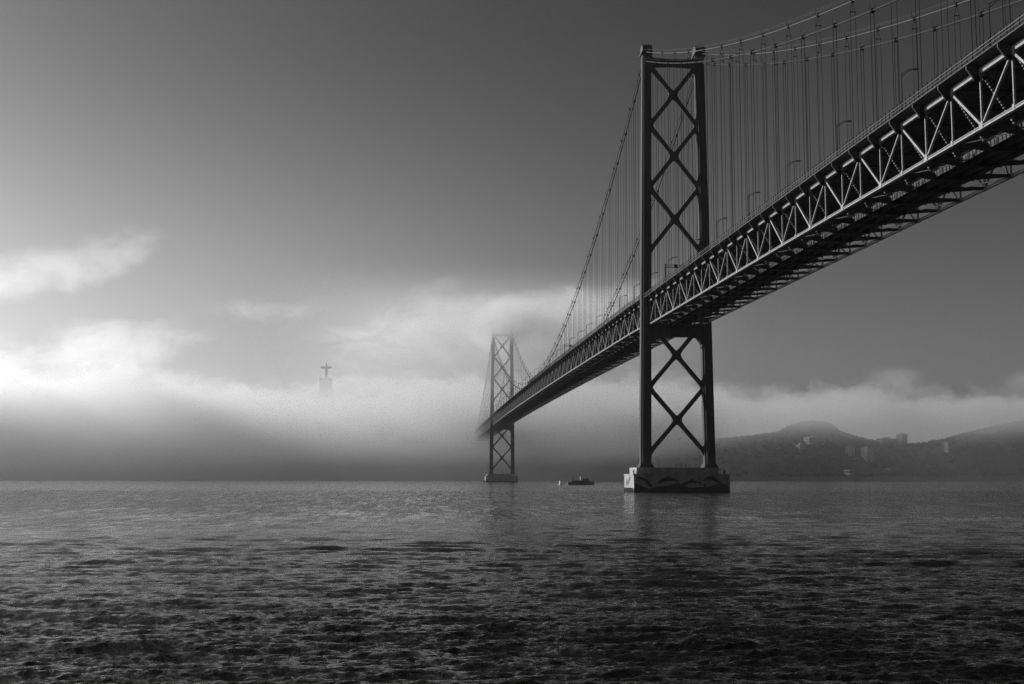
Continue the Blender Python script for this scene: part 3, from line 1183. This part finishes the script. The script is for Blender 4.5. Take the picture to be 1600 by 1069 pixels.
# ------------------------------------------------------------------ boats
def ship():
    x, y = at(908, 975)
    e = empty('ship', (x, y, 0), R(-YAW))
    tag(e, 'low dark ship with a light funnel and thin mast under the bridge', 'ship')
    m = MB()
    n = 12
    vs, fs = [], []
    for k in range(n + 1):
        f_ = k / n
        X = -10.5 + 21 * f_
        b_ = 2.6 * (min(1, (f_ + .08) / .25) ** .6) * (min(1, (1.001 - f_) / .3) ** .6)
        zt = 1.9 + .9 * abs(f_ - .45) ** 2 * 3
        vs += [(X, -b_, zt), (X, -b_ * .8, -.8), (X, b_ * .8, -.8), (X, b_, zt)]
    for k in range(n):
        for j in range(4):
            fs.append((k * 4 + j, k * 4 + (j + 1) % 4, k * 4 + 4 + (j + 1) % 4, k * 4 + 4 + j))
    fs += [(0, 1, 2, 3), tuple(range(4 * n, 4 * n + 4))]
    m.add(vs, fs)
    m.build('hull', HULL, e)
    m = MB()
    m.box(-7, 6.5, -1.8, 1.8, 1.9, 3.5)
    m.box(1.2, 6.0, -1.5, 1.5, 3.5, 5.0)
    hs = m.build('deckhouse', HULL, e)
    m = MB()
    for k in range(6):
        m.box(-6.2 + k * 2, -5.2 + k * 2, -1.86, -1.78, 2.4, 3.1)
    m.build('windows', GLASS, hs)
    m = MB()
    m.lathe([(.55, 3.5), (.5, 6.3), (.6, 6.4), (.6, 6.7)], -.4, 0, 10)
    m.build('funnel', WHITE, e)
    m = MB()
    m.prism([(-8.8, 1.9), (-7.4, 1.9), (-6.9, 4.2), (-6.2, 6.6), (-7.2, 7.2), (-8.0, 4.2)], -.9, .9)
    m.build('stern_crane', GREYP, e)
    m = MB()
    m.tube([(3, 0, 5.), (3, 0, 10.4)], [.16, .07], 6)
    m.beam((1.9, 0, 8.2), (4.1, 0, 8.2), .08, .08)
    m.build('mast', GREYP, e)
    m = MB()
    for k in range(14):
        m.tube([(-10 + k * 1.5, -2.3, 2.0), (-10 + k * 1.5, -2.3, 3.0)], .03, 4)
    m.beam((-10, -2.3, 3.0), (9.8, -2.3, 3.0), .05, .05)
    m.build('rail', GREYP, e)


ship()
x, y = at(876, 985)
e = empty('channel_buoy', (x, y, 0))
tag(e, 'small white channel buoy with a topmark just left of the ship', 'buoy')
m = MB()
m.lathe([(1.3, -.8), (1.4, .2), (1.35, .6), (1.0, .8), (.95, 3.0), (.3, 3.1)], 0, 0, 12)
m.build('body', WHITE, e)
m = MB()
for k in range(3):
    a = k * 2.1
    m.tube([(.45 * math.cos(a), .45 * math.sin(a), 2.9), (.12 * math.cos(a), .12 * math.sin(a), 4.6)], .05, 4)
m.lathe([(.1, 4.5), (.25, 4.7), (.22, 5.1), (.02, 5.2)], 0, 0, 8)
m.build('topmark', GREYP, e)


# ------------------------------------------------------------------ haze and fog
def volume_box(name, x0, x1, y0, y1, z0, z1, m, label):
    b = MB()
    b.box(x0, x1, y0, y1, z0, z1)
    o = b.build(name, m)
    tag(o, label, kind='stuff')
    return o


HAZE_DENSITY = 3.5e-5


def haze_mat():
    m = bpy.data.materials.new('haze')
    m.use_nodes = True
    q = N(m.node_tree)
    v = q.n('ShaderNodeVolumePrincipled', {'Color': (.95, .95, .95, 1), 'Density': HAZE_DENSITY, 'Anisotropy': .75})
    q.n('ShaderNodeOutputMaterial', {'Volume': v.outputs[0]})
    return m


volume_box('haze', -6100, 6100, -6600, 6400, -8, 262, haze_mat(), 'thin even haze over the river')


def fog_mat(name, dens, build_mask, g_=.6, step=1.0):
    m = bpy.data.materials.new(name)
    m.use_nodes = True
    q = N(m.node_tree)
    pos = q.n('ShaderNodeNewGeometry').outputs['Position']
    d = build_mask(q, pos)
    d = q.m('MULTIPLY', d, dens)
    v = q.n('ShaderNodeVolumePrincipled', {'Color': (.99, .99, .99, 1), 'Density': d, 'Anisotropy': g_})
    q.n('ShaderNodeOutputMaterial', {'Volume': v.outputs[0]})
    if hasattr(m, 'cycles'):
        m.cycles.volume_step_rate = step
    return m


def bank_mask(q, pos):
    s = q.n('ShaderNodeSeparateXYZ', {0: pos})
    x, y, z = s.outputs
    big = q.noise(pos, .0032, 3, .55)
    med = q.noise(q.mapping(pos, scale=(1, 1, 1.7)), .010, 5, .6, .5)
    right = q.ramp(x, 150, 650)                                                            # the bank stands farther back to the west
    top = q.m('ADD', 35, q.m('ADD', q.m('MULTIPLY', big, 100), q.m('MULTIPLY', med, 130)))       # undulating top
    lump = q.noise(q.mapping(pos, scale=(1, 1, 1.3)), .026, 3, .6, .3)
    dip = q.m('MULTIPLY', q.ramp(q.m('ABSOLUTE', q.m('ADD', x, 270)), 20, 190, 1, 0), -15)
    top = q.m('ADD', q.m('ADD', top, dip), q.m('MULTIPLY', q.m('SUBTRACT', lump, .5), 58))
    top = q.m('ADD', top, q.m('MULTIPLY', right, 20))
    up = q.ramp(q.m('SUBTRACT', top, z), 0, 9)
    base = q.m('ADD', q.ramp(x, -700, 0, 14, 26), q.m('MULTIPLY', med, 58))
    base = q.m('ADD', base, q.m('MULTIPLY', right, 49))
    dn = q.ramp(q.m('SUBTRACT', z, base), -38, 62)
    near = q.ramp(q.m('SUBTRACT', q.m('ADD', y, q.m('MULTIPLY', big, 500)), q.m('MULTIPLY', right, 500)), 1350, 1700)
    d = q.m('MULTIPLY', q.m('MULTIPLY', q.m('MULTIPLY', up, dn), near), q.ramp(right, 0, 1, 1., .5))
    veil = q.m('MULTIPLY', q.m('ADD', q.m('MULTIPLY', q.ramp(y, 850, 1250), 1.1), q.m('MULTIPLY', q.ramp(y, 1500, 1900), 1.1)), q.m('MULTIPLY', q.ramp(x, 20, 420, 1., .30), q.ramp(x, -900, 0, 3.2, .85)))
    mist = q.m('MULTIPLY', q.m('MULTIPLY', q.ramp(z, 175, 70), veil), .040)                    # thin mist under and before the bank
    return q.m('ADD', d, mist)


volume_box('fog_bank', -1700, 1900, 830, 2900, -4, 250, fog_mat('fog', .018, bank_mask, g_=.65, step=.13),
           'thick low fog bank lying over the far shore')


def scrap_mask(q, pos):
    """a loose scrap of cloud drifting through the top of the far tower"""
    s = q.n('ShaderNodeSeparateXYZ', {0: pos})
    x, y, z = s.outputs
    n = q.noise(q.mapping(pos, rot=(0, R(-16), 0), scale=(1, 1, 2.0)), .0135, 6, .6, .7)
    ex = q.m('DIVIDE', q.m('ADD', x, -10), 250)
    ey = q.m('DIVIDE', q.m('ADD', y, -1030), 150)
    ez = q.m('DIVIDE', q.m('SUBTRACT', q.m('ADD', z, -198), q.m('MULTIPLY', x, .12)), 40)
    rr = q.m('SQRT', q.m('ADD', q.m('ADD', q.m('MULTIPLY', ex, ex), q.m('MULTIPLY', ey, ey)), q.m('MULTIPLY', ez, ez)))
    body = q.ramp(q.m('SUBTRACT', q.m('MULTIPLY', n, 2.0), q.m('MULTIPLY', rr, .45)), .52, 1.0)
    core = q.ramp(q.m('SQRT', q.m('ADD', q.m('ADD', q.m('MULTIPLY', q.m('DIVIDE', x, 45), q.m('DIVIDE', x, 45)), q.m('MULTIPLY', ey, ey)),
                                  q.m('MULTIPLY', q.m('DIVIDE', q.m('ADD', z, -196), 30), q.m('DIVIDE', q.m('ADD', z, -196), 30)))), 1.1, .3)
    sheet = q.m('MULTIPLY', q.ramp(z, 58, 130), q.ramp(q.m('ABSOLUTE', x), 320, 80))          # paler air round the far tower
    sheet = q.m('MULTIPLY', q.m('MULTIPLY', sheet, q.ramp(y, 760, 900)), q.m('MULTIPLY', q.ramp(y, 1260, 1100), q.ramp(z, 256, 205)))
    cloud = q.m('MULTIPLY', q.m('ADD', body, q.m('MULTIPLY', core, 2.6)), q.ramp(rr, 1.25, .8))
    return q.m('ADD', cloud, q.m('MULTIPLY', sheet, .17))


volume_box('cloud_scrap', -330, 340, 750, 1270, 56, 256, fog_mat('cloud_scrap', .013, scrap_mask, g_=.6, step=.24),
           'loose scrap of low cloud around the top of the far tower')
